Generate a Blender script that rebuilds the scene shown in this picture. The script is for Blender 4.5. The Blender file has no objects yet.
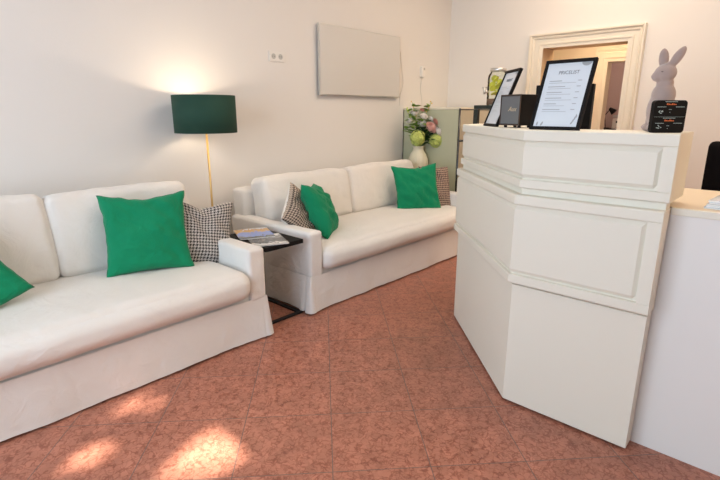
import bpy, bmesh, math, random
from mathutils import Vector, Matrix, noise
random.seed(7)
scn = bpy.context.scene
COL = scn.collection
PI = math.pi

# ------------------------------------------------------------------ camera, world, sun, daylight
cam = bpy.data.cameras.new('camera'); cam.lens = 24; cam.sensor_width = 36; cam.clip_start = .05
camo = bpy.data.objects.new('camera', cam); COL.objects.link(camo); scn.camera = camo
YAW, PITCH = math.radians(42.35), math.radians(14.9)
camo.location = (0, 0, 1.35)
camo.rotation_euler = (PI/2 - PITCH, 0, YAW - PI/2)

scn.view_settings.view_transform = 'Standard'; scn.view_settings.look = 'None'
scn.view_settings.gamma = 1; scn.view_settings.use_curve_mapping = False
scn.view_settings.exposure = 0.15

w = bpy.data.worlds.new('sky'); scn.world = w; w.use_nodes = True
w.node_tree.nodes['Background'].inputs[0].default_value = (.62, .78, 1, 1)
w.node_tree.nodes['Background'].inputs[1].default_value = 1.2

SUN_DIR = Vector((.85, .50, -.80)).normalized()      # direction the sunlight travels
sl = bpy.data.lights.new('sun', 'SUN'); sl.energy = 21; sl.angle = math.radians(.9); sl.color = (1, .93, .82)
so = bpy.data.objects.new('sun', sl); COL.objects.link(so)
so.rotation_euler = SUN_DIR.to_track_quat('-Z', 'Y').to_euler()

def area(name, loc, target, sx, sy, power, color, spread=PI):
    l = bpy.data.lights.new(name, 'AREA'); l.shape = 'RECTANGLE'; l.size = sx; l.size_y = sy
    l.energy = power; l.color = color; l.spread = spread
    o = bpy.data.objects.new(name, l); COL.objects.link(o); o.location = loc
    o.rotation_euler = (Vector(target) - Vector(loc)).to_track_quat('-Z', 'Y').to_euler()
    return o
area('daylight_from_window', (-1.72, 1.15, 1.6), (3, 1.2, 1.2), 2.5, 2.0, 88, (.70, .84, 1))
area('ceiling_light_seating', (3.0, .9, 3.12), (3.0, .9, 0), 1.8, 1.0, 28, (1, .90, .78))
area('ceiling_light_desk', (4.4, 1.6, 3.12), (4.4, 1.6, 0), 1.0, 1.0, 20, (1, .74, .50))
area('ceiling_light_corner', (2.9, -1.5, 3.12), (2.9, -1.5, 0), 1.0, 1.0, 34, (1, .68, .38))
area('hall_light', (6.2, 1.9, 2.52), (6.2, 1.9, 0), .5, .5, 16, (1, .70, .42))
area('far_room_light', (7.9, 1.9, 2.52), (7.9, 1.9, 0), .5, .5, 9, (1, .78, .66))

# ------------------------------------------------------------------ materials
def mat(name, color, rough=.6, metal=0, bump=0, bscale=60, mottle=0, mscale=4, sheen=0, spec=.5, coat=0, trans=0, emit=None):
    m = bpy.data.materials.new(name); m.use_nodes = True
    nt = m.node_tree; b = nt.nodes['Principled BSDF']
    c = (*color, 1)
    b.inputs['Base Color'].default_value = c; b.inputs['Roughness'].default_value = rough
    b.inputs['Metallic'].default_value = metal; b.inputs['Specular IOR Level'].default_value = spec
    b.inputs['Sheen Weight'].default_value = sheen; b.inputs['Coat Weight'].default_value = coat
    b.inputs['Transmission Weight'].default_value = trans
    tc = nt.nodes.new('ShaderNodeTexCoord')
    if emit:
        b.inputs['Emission Color'].default_value = (*emit[:3], 1); b.inputs['Emission Strength'].default_value = emit[3]
    n = nt.nodes.new('ShaderNodeTexNoise'); n.inputs['Scale'].default_value = mscale; n.inputs['Detail'].default_value = 4
    nt.links.new(tc.outputs['Object'], n.inputs['Vector'])
    mr = nt.nodes.new('ShaderNodeMapRange'); mr.inputs[3].default_value = 1 - mottle; mr.inputs[4].default_value = 1 + mottle
    nt.links.new(n.outputs['Fac'], mr.inputs[0])
    mx = nt.nodes.new('ShaderNodeVectorMath'); mx.operation = 'SCALE'; mx.inputs[0].default_value = color
    nt.links.new(mr.outputs[0], mx.inputs['Scale']); nt.links.new(mx.outputs[0], b.inputs['Base Color'])
    if bump:
        n2 = nt.nodes.new('ShaderNodeTexNoise'); n2.inputs['Scale'].default_value = bscale; n2.inputs['Detail'].default_value = 3
        nt.links.new(tc.outputs['Object'], n2.inputs['Vector'])
        bp = nt.nodes.new('ShaderNodeBump'); bp.inputs['Strength'].default_value = bump; bp.inputs['Distance'].default_value = .01
        nt.links.new(n2.outputs['Fac'], bp.inputs['Height']); nt.links.new(bp.outputs[0], b.inputs['Normal'])
    return m

class NT:
    """tiny helper for node maths"""
    def __init__(s, m): s.nt = m.node_tree
    def m(s, op, a, b=None, c=None):
        n = s.nt.nodes.new('ShaderNodeMath'); n.operation = op
        for i, v in enumerate((a, b, c)):
            if v is None: continue
            if isinstance(v, (int, float)): n.inputs[i].default_value = v
            else: s.nt.links.new(v, n.inputs[i])
        return n.outputs[0]

def floor_material():
    m = mat('floor_red_marble', (.4, .15, .09), .30, mottle=0)
    nt = m.node_tree; b = nt.nodes['Principled BSDF']; k = NT(m); L = nt.links.new
    tc = nt.nodes.new('ShaderNodeTexCoord')
    mp = nt.nodes.new('ShaderNodeMapping'); mp.vector_type = 'POINT'
    mp.inputs['Rotation'].default_value = (0, 0, -math.radians(46.74))
    L(tc.outputs['Object'], mp.inputs['Vector'])
    sx = nt.nodes.new('ShaderNodeSeparateXYZ'); L(mp.outputs[0], sx.inputs[0])
    def joint(o, off, per):
        a = k.m('DIVIDE', k.m('SUBTRACT', o, off), per)
        d = k.m('ABSOLUTE', k.m('SUBTRACT', a, k.m('ROUND', a)))
        return k.m('MULTIPLY', d, per), k.m('FLOOR', a)
    du, iu = joint(sx.outputs[0], 1.945, .372); dv, iv = joint(sx.outputs[1], -.015, .386)
    line = k.m('MULTIPLY', k.m('LESS_THAN', k.m('MINIMUM', du, dv), .0020), .8)
    # per tile shift of the stone pattern
    cx = nt.nodes.new('ShaderNodeCombineXYZ'); L(k.m('MULTIPLY', iu, 3.7), cx.inputs[0]); L(k.m('MULTIPLY', iv, 5.3), cx.inputs[1])
    wn = nt.nodes.new('ShaderNodeTexWhiteNoise'); wn.noise_dimensions = '3D'; L(cx.outputs[0], wn.inputs['Vector'])
    ad = nt.nodes.new('ShaderNodeVectorMath'); ad.operation = 'ADD'; L(mp.outputs[0], ad.inputs[0]); L(cx.outputs[0], ad.inputs[1])
    ns = nt.nodes.new('ShaderNodeTexNoise'); ns.inputs['Scale'].default_value = 22; ns.inputs['Detail'].default_value = 4
    L(ad.outputs[0], ns.inputs['Vector'])
    sc = nt.nodes.new('ShaderNodeVectorMath'); sc.operation = 'MULTIPLY_ADD'; sc.inputs[1].default_value = (.085,)*3
    L(ns.outputs['Color'], sc.inputs[0]); L(ad.outputs[0], sc.inputs[2])
    v1 = nt.nodes.new('ShaderNodeTexVoronoi'); v1.feature = 'DISTANCE_TO_EDGE'; v1.inputs['Scale'].default_value = 40; L(sc.outputs[0], v1.inputs['Vector'])
    v2 = nt.nodes.new('ShaderNodeTexVoronoi'); v2.feature = 'F1'; v2.inputs['Scale'].default_value = 40; L(sc.outputs[0], v2.inputs['Vector'])
    n3 = nt.nodes.new('ShaderNodeTexNoise'); n3.inputs['Scale'].default_value = 9; n3.inputs['Detail'].default_value = 6; L(ad.outputs[0], n3.inputs['Vector'])
    cr = nt.nodes.new('ShaderNodeValToRGB'); e = cr.color_ramp.elements
    e[0].position = 0; e[0].color = (.27, .092, .058, 1); e[1].position = .16; e[1].color = (.43, .178, .117, 1)
    n4 = nt.nodes.new('ShaderNodeTexNoise'); n4.inputs['Scale'].default_value = 30; n4.inputs['Detail'].default_value = 3; L(ad.outputs[0], n4.inputs['Vector'])
    L(k.m('ADD', v1.outputs['Distance'], k.m('MULTIPLY', k.m('SUBTRACT', n4.outputs['Fac'], .46), .55)), cr.inputs[0])
    hs = nt.nodes.new('ShaderNodeHueSaturation'); L(cr.outputs[0], hs.inputs['Color'])
    sp = nt.nodes.new('ShaderNodeSeparateColor'); L(v2.outputs['Color'], sp.inputs[0])
    val = k.m('ADD', k.m('MULTIPLY', sp.outputs[0], .16), k.m('ADD', k.m('MULTIPLY', n3.outputs['Fac'], .75), k.m('MULTIPLY', wn.outputs['Value'], .10)))
    L(k.m('ADD', val, .52), hs.inputs['Value'])
    mx = nt.nodes.new('ShaderNodeMix'); mx.data_type = 'RGBA'; L(line, mx.inputs[0]); L(hs.outputs[0], mx.inputs[6]); mx.inputs[7].default_value = (.13, .11, .10, 1)
    L(mx.outputs[2], b.inputs['Base Color'])
    L(k.m('ADD', k.m('MULTIPLY', n3.outputs['Fac'], .2), .24), b.inputs['Roughness'])
    b.inputs['Specular IOR Level'].default_value = .35
    return m

def weave_material(name, dark, light, N, tweed=False):
    m = mat(name, light, .9); nt = m.node_tree; b = nt.nodes['Principled BSDF']; k = NT(m); L = nt.links.new
    uv = nt.nodes.new('ShaderNodeUVMap'); s = nt.nodes.new('ShaderNodeSeparateXYZ'); L(uv.outputs[0], s.inputs[0])
    x = k.m('MULTIPLY', s.outputs[0], N); y = k.m('MULTIPLY', s.outputs[1], N)
    fm = lambda a, b_: k.m('FLOORED_MODULO', a, b_)
    warp = k.m('LESS_THAN', fm(x, 8), 4); weft = k.m('LESS_THAN', fm(y, 8), 4)
    tw = k.m('LESS_THAN', fm(k.m('ADD', k.m('FLOOR', x), k.m('FLOOR', y)), 4), 2)
    d = k.m('ADD', k.m('MULTIPLY', tw, warp), k.m('MULTIPLY', k.m('SUBTRACT', 1, tw), weft))
    mx = nt.nodes.new('ShaderNodeMix'); mx.data_type = 'RGBA'; L(d, mx.inputs[0])
    mx.inputs[6].default_value = (*light, 1); mx.inputs[7].default_value = (*dark, 1)
    L(mx.outputs[2], b.inputs['Base Color'])
    return m

WALL = mat('wall_paint', (.80, .775, .74), .85, bump=.04, bscale=90, mottle=.01)
CEIL = mat('ceiling_paint', (.82, .80, .77), .9)
FLOOR = floor_material()
TRIM = mat('trim_paint', (.82, .76, .64), .45, mottle=.01)
HALL = mat('hall_paint', (.80, .72, .60), .8)
PINK = mat('far_room_paint', (.62, .46, .42), .8)
LINEN = mat('white_linen', (.80, .77, .725), .92, bump=.25, bscale=420, mottle=.025, mscale=7, sheen=.15, spec=.2)
def creases(m, scale, strength):
    nt = m.node_tree; b = nt.nodes['Principled BSDF']; prev = b.inputs['Normal'].links[0].from_socket
    tc = nt.nodes.new('ShaderNodeTexCoord'); n = nt.nodes.new('ShaderNodeTexNoise'); n.inputs['Scale'].default_value = scale
    n.inputs['Detail'].default_value = 3; n.inputs['Distortion'].default_value = 1.2; bp = nt.nodes.new('ShaderNodeBump')
    bp.inputs['Strength'].default_value = strength; bp.inputs['Distance'].default_value = .03
    nt.links.new(tc.outputs['Object'], n.inputs['Vector']); nt.links.new(n.outputs['Fac'], bp.inputs['Height'])
    nt.links.new(prev, bp.inputs['Normal']); nt.links.new(bp.outputs[0], b.inputs['Normal'])
creases(LINEN, 7, .32)
GREEN = mat('emerald_cotton', (.004, .235, .105), .85, bump=.3, bscale=300, mottle=.10, mscale=9, sheen=.1, spec=.2)
creases(GREEN, 9, .55)
HOUND = weave_material('houndstooth_cloth', (.025, .02, .02), (.58, .54, .50), 168)
HOUND2 = weave_material('fine_houndstooth_cloth', (.03, .02, .015), (.52, .42, .34), 160)
TWEED = weave_material('brown_tweed_cloth', (.06, .035, .03), (.50, .38, .31), 150)
DESK = mat('cream_lacquer', (.79, .745, .635), .5, mottle=.008, spec=.3)
DESKIN = mat('cream_desk_edge', (.76, .64, .44), .5)
TOPW = mat('counter_top_maple', (.72, .60, .44), .42, mottle=.04, mscale=9)
SHADE = mat('dark_green_shade', (.012, .055, .035), .85, bump=.3, bscale=500)
SHADEIN = mat('shade_lining', (.85, .80, .68), .6)
BRASS = mat('brass', (.75, .52, .22), .28, metal=1)
BLACK = mat('black_matte', (.006, .005, .005), .6, spec=.18)
BLACKM = mat('black_metal', (.010, .010, .011), .45, spec=.25)
DKWOOD = mat('dark_wood', (.045, .022, .014), .4, mottle=.15, mscale=20)
CHAIR = mat('black_chair_cloth', (.007, .006, .007), .95, spec=.1)
PAPER = mat('paper_white', (.66, .71, .76), .25, coat=.6)
INK = mat('grey_ink', (.16, .17, .18), .7)
INKL = mat('light_grey_ink', (.34, .36, .38), .7)
PANEL = mat('pale_panel', (.66, .65, .62), .25, coat=.3)
SILVER = mat('silver_edge', (.62, .62, .60), .3, metal=.7)
PLAST = mat('white_plastic', (.82, .80, .76), .35)
GREYP = mat('grey_plastic', (.48, .48, .46), .5)
GRILLE = mat('grey_speaker_cloth', (.24, .24, .235), .9, bump=.8, bscale=900)
GOLD = mat('pale_gold_logo', (.75, .62, .45), .35, metal=.6)
CABG = mat('pale_green_steel', (.52, .53, .37), .28, coat=.3)
CABB = mat('beige_steel', (.68, .62, .46), .35)
CHROME = mat('dark_chrome', (.10, .11, .12), .22, metal=.9)
GREENBLK = mat('green_black_metal', (.012, .022, .018), .4)
RABBIT = mat('mauve_flock', (.40, .305, .27), .95, bump=.2, bscale=600, sheen=.4)
VASE = mat('cream_ceramic', (.72, .68, .52), .3, coat=.3)
ORANGE = mat('orange_print', (.72, .16, .04), .6)
TEAL = mat('pale_teal_print', (.45, .55, .52), .6)

# ------------------------------------------------------------------ object helpers
def obj(name, bm, m, parent=None, smooth=False, uvs=None):
    me = bpy.data.meshes.new(name); bm.to_mesh(me); bm.free()
    for mm in (m if isinstance(m, (list, tuple)) else [m]): me.materials.append(mm)
    if smooth:
        for p in me.polygons: p.use_smooth = True
    o = bpy.data.objects.new(name, me); COL.objects.link(o)
    if parent is not None: o.parent = parent
    return o

def tag(o, label, cat, group=None, kind=None):
    o['label'] = label; o['category'] = cat
    if group: o['group'] = group
    if kind: o['kind'] = kind
    return o
def thing(name, label, cat, loc=(0, 0, 0), rotz=0, group=None):
    o = bpy.data.objects.new(name, None); COL.objects.link(o); o.empty_display_size = .05
    o.location = loc; o.rotation_euler = (0, 0, rotz)
    return tag(o, label, cat, group)
def struct(name, bm, m, parent=None, smooth=False):
    o = obj(name, bm, m, parent, smooth)
    if parent is None: o['kind'] = 'structure'
    return o
def B(): return bmesh.new()
def box(bm, x0, x1, y0, y1, z0, z1, bev=0, M=None, mi=0):
    vs = [bm.verts.new((x, y, z)) for x in (x0, x1) for y in (y0, y1) for z in (z0, z1)]
    fs = [bm.faces.new([vs[i] for i in q]) for q in ((0,1,3,2),(4,6,7,5),(0,4,5,1),(2,3,7,6),(0,2,6,4),(1,5,7,3))]
    for f in fs: f.material_index = mi
    if bev:
        es = {e for f in fs for e in f.edges}
        r = bmesh.ops.bevel(bm, geom=list(es), offset=bev, segments=2, affect='EDGES', profile=.6)
        vs = list({v for f in r['faces'] for v in f.verts} | {v for v in vs if v.is_valid})
        for f in r['faces']: f.material_index = mi
    if M is not None: bmesh.ops.transform(bm, matrix=M, verts=vs)
    return bm
def cyl(bm, p0, p1, r0, r1=None, n=20, caps=True):
    r1 = r0 if r1 is None else r1
    p0, p1 = Vector(p0), Vector(p1); q = (p1 - p0).to_track_quat('Z', 'Y')
    a, b = [], []
    for i in range(n):
        t = 2*PI*i/n; d = Vector((math.cos(t), math.sin(t), 0))
        a.append(bm.verts.new(p0 + q @ (d*r0))); b.append(bm.verts.new(p1 + q @ (d*r1)))
    for i in range(n): bm.faces.new((a[i], a[(i+1) % n], b[(i+1) % n], b[i]))
    if caps: bm.faces.new(a[::-1]); bm.faces.new(b)
    return bm
def tube(bm, pts, r, n=8):
    for a, b in zip(pts[:-1], pts[1:]): cyl(bm, a, b, r, r, n)
    return bm
def lathe(bm, prof, n=32, c=(0, 0, 0), rib=0, ribn=0, close=True):
    rings = []
    for r, z in prof:
        ring = []
        for i in range(n):
            t = 2*PI*i/n; rr = r*(1 + rib*math.cos(ribn*t)) if r > 0 else 0
            ring.append(bm.verts.new((c[0] + rr*math.cos(t), c[1] + rr*math.sin(t), c[2] + z)))
        rings.append(ring)
    for A_, B_ in zip(rings[:-1], rings[1:]):
        for i in range(n): bm.faces.new((A_[i], A_[(i+1) % n], B_[(i+1) % n], B_[i]))
    if close:
        bm.faces.new(rings[0][::-1]); bm.faces.new(rings[-1])
    return bm
def ell(bm, c, r, rot=None, sub=3):
    res = bmesh.ops.create_icosphere(bm, subdivisions=sub, radius=1)
    M = Matrix.Translation(c) @ (rot.to_4x4() if rot is not None else Matrix()) @ Matrix.Diagonal((*r, 1))
    bmesh.ops.transform(bm, matrix=M, verts=res['verts']); return bm
def prism(bm, pts, z0, z1):
    a = [bm.verts.new((x, y, z0)) for x, y in pts]; b = [bm.verts.new((x, y, z1)) for x, y in pts]
    n = len(pts)
    bm.faces.new(a[::-1]); bm.faces.new(b)
    for i in range(n): bm.faces.new((a[i], a[(i+1) % n], b[(i+1) % n], b[i]))
    bmesh.ops.recalc_face_normals(bm, faces=bm.faces[:])
    return bm
def softbox(bm, c, size, r, puff=(0, 0, 0), nz=0, nscale=4, N=22, M=None, seed=0, fn=None):
    """rounded box with puffed faces and gentle cloth noise"""
    h = [s/2 for s in size]; cache = {}
    def co(i): t = -1 + 2*i/N; return math.sin(t*PI/2)*.55 + t*.45
    def vert(ix, iy, iz):
        key = (ix, iy, iz)
        if key in cache: return cache[key]
        u = Vector((co(ix), co(iy), co(iz)))
        p = Vector((u.x*h[0], u.y*h[1], u.z*h[2]))
        inn = Vector([max(-(h[a]-r), min(h[a]-r, p[a])) for a in range(3)])
        d = p - inn
        if d.length > 1e-9: d = d.normalized()*r
        q = inn + d
        for a in range(3):
            b_, c_ = [(1, 2), (0, 2), (0, 1)][a]
            q[a] += puff[a]*u[a]*(1-abs(u[b_])**2.2)*(1-abs(u[c_])**2.2)
        if nz:
            nv = noise.noise_vector(q*nscale + Vector((seed*7.3, seed*3.1, seed))); q += nv*nz
            q += noise.noise_vector(q*nscale*3.5 + Vector((seed, 5, seed)))*nz*.3
        if fn: q = fn(q, u)
        q = q + Vector(c)
        if M is not None: q = M @ q
        cache[key] = bm.verts.new(q); return cache[key]
    for a in range(3):
        for s in (0, N):
            for i in range(N):
                for j in range(N):
                    quad = []
                    for di, dj in ((0, 0), (1, 0), (1, 1), (0, 1)):
                        k = [0, 0, 0]; k[a] = s; k[(a+1) % 3] = i+di; k[(a+2) % 3] = j+dj; quad.append(vert(*k))
                    if s == 0: quad.reverse()
                    bm.faces.new(quad)
    return bm
def finish(o, smooth=True):
    for p in o.data.polygons: p.use_smooth = smooth
    return o

# ------------------------------------------------------------------ room shell
XB, YA = 5.35, 3.40          # far wall plane, left wall plane
XF, YR = -1.80, -2.60        # window wall, right wall
struct('floor', box(B(), XF-.2, 9.0, YR-.2, YA+.2, -.08, 0), FLOOR)
struct('ceiling', box(B(), XF-.2, XB+.3, YR-.2, YA+.2, 3.2, 3.3), CEIL)
struct('wall_left', box(B(), XF-.2, XB+.3, YA, YA+.2, 0, 3.2), WALL)
struct('wall_right', box(B(), XF-.2, XB, YR-.2, YR, 0, 3.2), WALL)
DY0, DY1, DZ = 1.385, 2.265, 2.035
bm = B()
box(bm, XB, XB+.3, YR, DY0, 0, 3.2); box(bm, XB, XB+.3, DY1, YA, 0, 3.2); box(bm, XB, XB+.3, DY0, DY1, DZ, 3.2)
struct('wall_back', bm, WALL)
WY0, WY1, WZ0, WZ1 = -.6, 2.5, .5, 2.75
bm = B()
box(bm, XF-.2, XF, YR, WY0, 0, 3.2); box(bm, XF-.2, XF, WY1, YA, 0, 3.2)
box(bm, XF-.2, XF, WY0, WY1, 0, WZ0); box(bm, XF-.2, XF, WY0, WY1, WZ1, 3.2)
struct('wall_front', bm, WALL)
wf = B()
box(wf, XF-.12, XF-.06, WY0, WY0+.06, WZ0, WZ1); box(wf, XF-.12, XF-.06, WY1-.06, WY1, WZ0, WZ1)
box(wf, XF-.12, XF-.06, WY0, WY1, WZ0, WZ0+.06); box(wf, XF-.12, XF-.06, WY0, WY1, WZ1-.06, WZ1)
struct('window_1', wf, TRIM)
# unseen tree added outside the window, crown gaps shaped to cast the sun patches
gaps = [((.78, 2.14), (.085, .045), -47), ((.52, 1.925), (.055, .06), 40),
        ((.94, 1.62), (.12, .065), -50), ((.82, 1.55), (.13, .07), -47), ((.68, 1.56), (.08, .05), -47)]
def in_gap(x, y, pad):
    for (cx, cy), (a, b_), rot in gaps:
        t = math.radians(rot); dx, dy = x-cx, y-cy
        u = dx*math.cos(t)+dy*math.sin(t); v = -dx*math.sin(t)+dy*math.cos(t)
        if (u/(a+pad))**2 + (v/(b_+pad))**2 < 1: return True
    return False
cb = B(); dd = SUN_DIR
e1 = Vector((-dd.y, dd.x, 0)).normalized(); e2 = dd.cross(e1).normalized()
for layer in range(3):
    gx0 = -3.4 - layer*.35
    y = -5.2
    while y < 3.2:
        z = 1.2
        while z < 6.0:
            p = Vector((gx0 + random.uniform(-.15, .15), y + random.uniform(-.03, .03), z + random.uniform(-.03, .03)))
            s = random.uniform(.045, .075)
            t = -p.z/dd.z; fx, fy = p.x + dd.x*t, p.y + dd.y*t
            if not in_gap(fx, fy, s*.75):
                a = random.uniform(0, PI); u = e1*math.cos(a)+e2*math.sin(a); v = -e1*math.sin(a)+e2*math.cos(a)
                v = (v + dd*random.uniform(-.4, .4))
                vs = [cb.verts.new(p + u*s*a_ + v*s*b_) for a_, b_ in ((-1.25, 0), (-.4, .8), (.5, .8), (1.25, 0), (.5, -.8), (-.4, -.8))]
                cb.faces.new(vs)
            z += .085
        y += .085
LEAF = mat('tree_leaf', (.06, .16, .03), .6, mottle=.3)
BARK = mat('bark', (.12, .08, .05), .9)
tr = thing('sun_mask_tree', 'unseen leafy tree shaped to pattern the sun through the front window', 'tree', (-3.9, -1.2, 0))
o = obj('foliage', cb, LEAF, tr); o.location = (3.9, 1.2, 0)
obj('trunk', cyl(B(), (0, 0, -.05), (0, 0, 2.2), .12, .09), BARK, tr)
struct('ground', box(B(), -9, XF-.2, -9, 9, -.1, -.01), mat('pavement', (.3, .29, .27), .9))

# door casing in the far wall (moulded), lining and the rooms behind
def casing(x, y0, y1, zt, prof, sgn=-1):
    bm = B(); rows = []
    for d, p in prof:
        rows.append([bm.verts.new((x + sgn*p, y0-d, 0)), bm.verts.new((x + sgn*p, y0-d, zt+d)),
                     bm.verts.new((x + sgn*p, y1+d, zt+d)), bm.verts.new((x + sgn*p, y1+d, 0))])
    for a, b_ in zip(rows[:-1], rows[1:]):
        for i in range(3): bm.faces.new((a[i], a[i+1], b_[i+1], b_[i]))
    bmesh.ops.recalc_face_normals(bm, faces=bm.faces[:])
    return bm
prof = [(-.03, 0), (-.03, .016), (0, .018), (.004, .026), (.018, .026), (.022, .018), (.060, .020), (.064, .030), (.074, .034), (.082, .028), (.086, .034), (.098, .048), (.112, .048), (.116, 0)]
struct('trim_1', casing(XB, DY0, DY1, DZ, prof), TRIM)
bm = B()
box(bm, XB-.015, XB+.31, DY0-.001, DY0+.02, 0, DZ); box(bm, XB-.015, XB+.31, DY1-.02, DY1+.001, 0, DZ); box(bm, XB-.015, XB+.31, DY0, DY1, DZ-.02, DZ+.001)
struct('trim_2', bm, mat('door_lining_paint', (.74, .58, .38), .5))
X2 = 6.95
struct('wall_hall_left', box(B(), XB+.3, 9, 3.2, 3.4, 0, 2.6), HALL)
struct('wall_hall_right', box(B(), XB+.3, 9, .4, .6, 0, 2.6), HALL)
struct('ceiling_hall', box(B(), XB+.3, 9, .4, 3.4, 2.6, 2.7), CEIL)
bm = B(); HY0, HY1, HZ = 1.18, 2.06, 1.99
box(bm, X2, X2+.15, .6, HY0, 0, 2.6); box(bm, X2, X2+.15, HY1, 3.2, 0, 2.6); box(bm, X2, X2+.15, HY0, HY1, HZ, 2.6)
struct('wall_hall_back', bm, HALL)
struct('trim_3', casing(X2, HY0, HY1, HZ, [(-.02, -.15), (-.02, .02), (.02, .022), (.03, .03), (.09, .03), (.10, .02), (.13, .03), (.14, 0)]), TRIM)
struct('wall_far_room', box(B(), 8.8, 9.0, .6, 3.2, 0, 2.6), PINK)
t = thing('sideboard', 'black low sideboard seen through the inner doorway', 'cabinet', (8.5, 2.25, 0))
obj('body', box(B(), -.25, .25, -.6, .6, .08, 1.10, .01), BLACK, t)
obj('door', box(B(), -.27, -.25, -.58, -.01, .12, 1.06, .004), BLACKM, t); obj('door', box(B(), -.27, -.25, .01, .58, .12, 1.06, .004), BLACKM, t)
for a in (-.55, .55): obj('leg', box(B(), -.2, -.15, a-.02, a+.02, 0, .08), BLACK, t)
t = thing('table_printer', 'small pale machine standing on the black sideboard beyond the doorway', 'printer', (8.45, 2.12, 1.10))
obj('body', box(B(), -.15, .15, -.16, .16, 0, .16, .02), PLAST, t)
obj('lid', box(B(), -.15, .15, -.16, .16, .17, .21, .01), SILVER, t)
obj('slot', box(B(), -.155, -.145, -.1, .1, .09, .12), BLACK, t)
t = thing('desk_lamp', 'little dark lamp on the black sideboard in the far room', 'lamp', (8.5, 2.42, 1.10))
obj('base', cyl(B(), (0, 0, 0), (0, 0, .015), .05), BLACK, t)
obj('stem', tube(B(), [(0, 0, .015), (0, .03, .2), (0, -.04, .30)], .006), BLACK, t)
obj('lamp_shade', cyl(B(), (0, -.03, .31), (0, -.10, .25), .02, .05), BLACK, t)

# ------------------------------------------------------------------ sofas
def skirt(x0, x1, y0, y1, zt, zb, seed):
    """slipcover skirt with kick pleats at the two front corners"""
    bm = B(); pts = []; r = .02
    segs = [((x0, y1), (x0, y0), (-1, 0)), ((x0, y0), (x1, y0), (0, -1)), ((x1, y0), (x1, y1), (1, 0)), ((x1, y1), (x0, y1), (0, 1))]
    for si, (a, b_, n) in enumerate(segs):
        L = math.hypot(b_[0]-a[0], b_[1]-a[1]); s = 0
        while s < L - .0005:
            dA, dB = s, L - s
            # distance to the nearest front corner
            dc = {0: dB, 1: min(dA, dB), 2: dA, 3: 9}[si]
            pts.append((a[0]+(b_[0]-a[0])*s/L, a[1]+(b_[1]-a[1])*s/L, n, dA, dB, dc, si))
            s += .006 if dc < .14 else .03
    K = 9; rows = []
    for k in range(K+1):
        t = k/K; row = []
        for (x, y, n, dA, dB, dc, si) in pts:
            nx, ny = n
            if dA < r:      # round the corner a little
                pn = segs[(si-1) % 4][2]; f = .5*(1-dA/r); nx, ny = nx*(1-f)+pn[0]*f, ny*(1-f)+pn[1]*f
            elif dB < r:
                pn = segs[(si+1) % 4][2]; f = .5*(1-dB/r); nx, ny = nx*(1-f)+pn[0]*f, ny*(1-f)+pn[1]*f
            l = math.hypot(nx, ny); q = Vector((x, y, 0))
            off = .003 + .012*t
            if dc < .3:
                off += .016*t*math.exp(-(dc/.05)**2)
                if si in (0, 2): off -= .030*t**.8*math.exp(-((dc-.045)/.008)**2); off += .012*t*math.exp(-((dc-.08)/.02)**2)
                else: off -= .006*t*math.exp(-((dc-.03)/.008)**2)
            off += .013*t*noise.noise(Vector((x*6+seed, y*6, t*.5))) + .005*t*noise.noise(Vector((x*17+seed, y*17, t*.8)))
            q += Vector((nx/l, ny/l, 0))*off
            q.z = zt + (zb-zt)*t + (.006*noise.noise(Vector((x*3, y*3, seed))) if k == K else 0)
            row.append(bm.verts.new(q))
        rows.append(row)
    n_ = len(pts)
    for a, b_ in zip(rows[:-1], rows[1:]):
        for i in range(n_): bm.faces.new((a[i], a[(i+1) % n_], b_[(i+1) % n_], b_[i]))
    bmesh.ops.recalc_face_normals(bm, faces=bm.faces[:])
    return bm

def make_sofa(x0, x1, yf, label, splits, ztop, seed):
    cx = (x0+x1)/2; yb = yf + .97
    t = thing('sofa', label, 'sofa', (cx, yf+.48, 0), 0, 'white slipcovered sofas along the left wall')
    def P(name, bm, sm=True):
        o = obj(name, bm, LINEN, t, sm); o.location = (-cx, -(yf+.48), 0); return o
    AW = .118
    for xa in (x0, x1-AW):
        P('arm', softbox(B(), (xa+AW/2, yf+.46, .41), (AW, .93, .325), .022, (.004, .002, .004), .005, 6, 24, seed=seed+xa))
    P('backrest_frame', softbox(B(), (cx+.015, yf+.88, .51), (x1-x0-.06, .16, .535), .03, (0, .006, .004), .004, 3, 26, seed=seed))
    P('seat_base', box(B(), x0+.03, x1-.03, yf+.018, yf+.84, .05, .30, .01), False)
    P('skirt', skirt(x0, x1, yf, yb-.01, .268, .012, seed))
    # bench seat cushion: crowned top, round front that overhangs a touch
    sx0, sx1 = x0+AW+.001, x1-AW-.001
    def fn(q, u):
        if u.y < 0: q.z += .0; q.y -= .012*(1-u.z*u.z)*max(0, -u.y)
        return q
    sc = P('seat_cushion', softbox(B(), ((sx0+sx1)/2, yf+.37, .368), (sx1-sx0, .83, .178), .072, (0, .014, .022), .006, 5, 40, seed=seed+2, fn=fn))
    # piping seam along the front of the cushion
    for k, (a, b_) in enumerate(splits):
        W = b_-a-.002; H = ztop[k] - .44; Dp = .21
        M = Matrix.Translation(((a+b_)/2, yf+.66, .445)) @ Matrix.Rotation(-.20, 4, 'X')
        def fb(q, u, W=W, H=H):
            # corners tuck in, crown sags slightly between them
            q.z -= .012*math.cos(u.x*PI/2)*max(0, u.z)**2*0 + .006*abs(u.x)**6*max(0, u.z)**2
            q.x -= .010*u.x*(1-abs(u.z)**2)*0
            return q
        P('back_cushion', softbox(B(), (0, 0, H/2), (W+.006, Dp, H), .050, (.004, .024, .010), .012, 4.2, 34, M=M, seed=seed+5+k, fn=fb))
    return t

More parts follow.
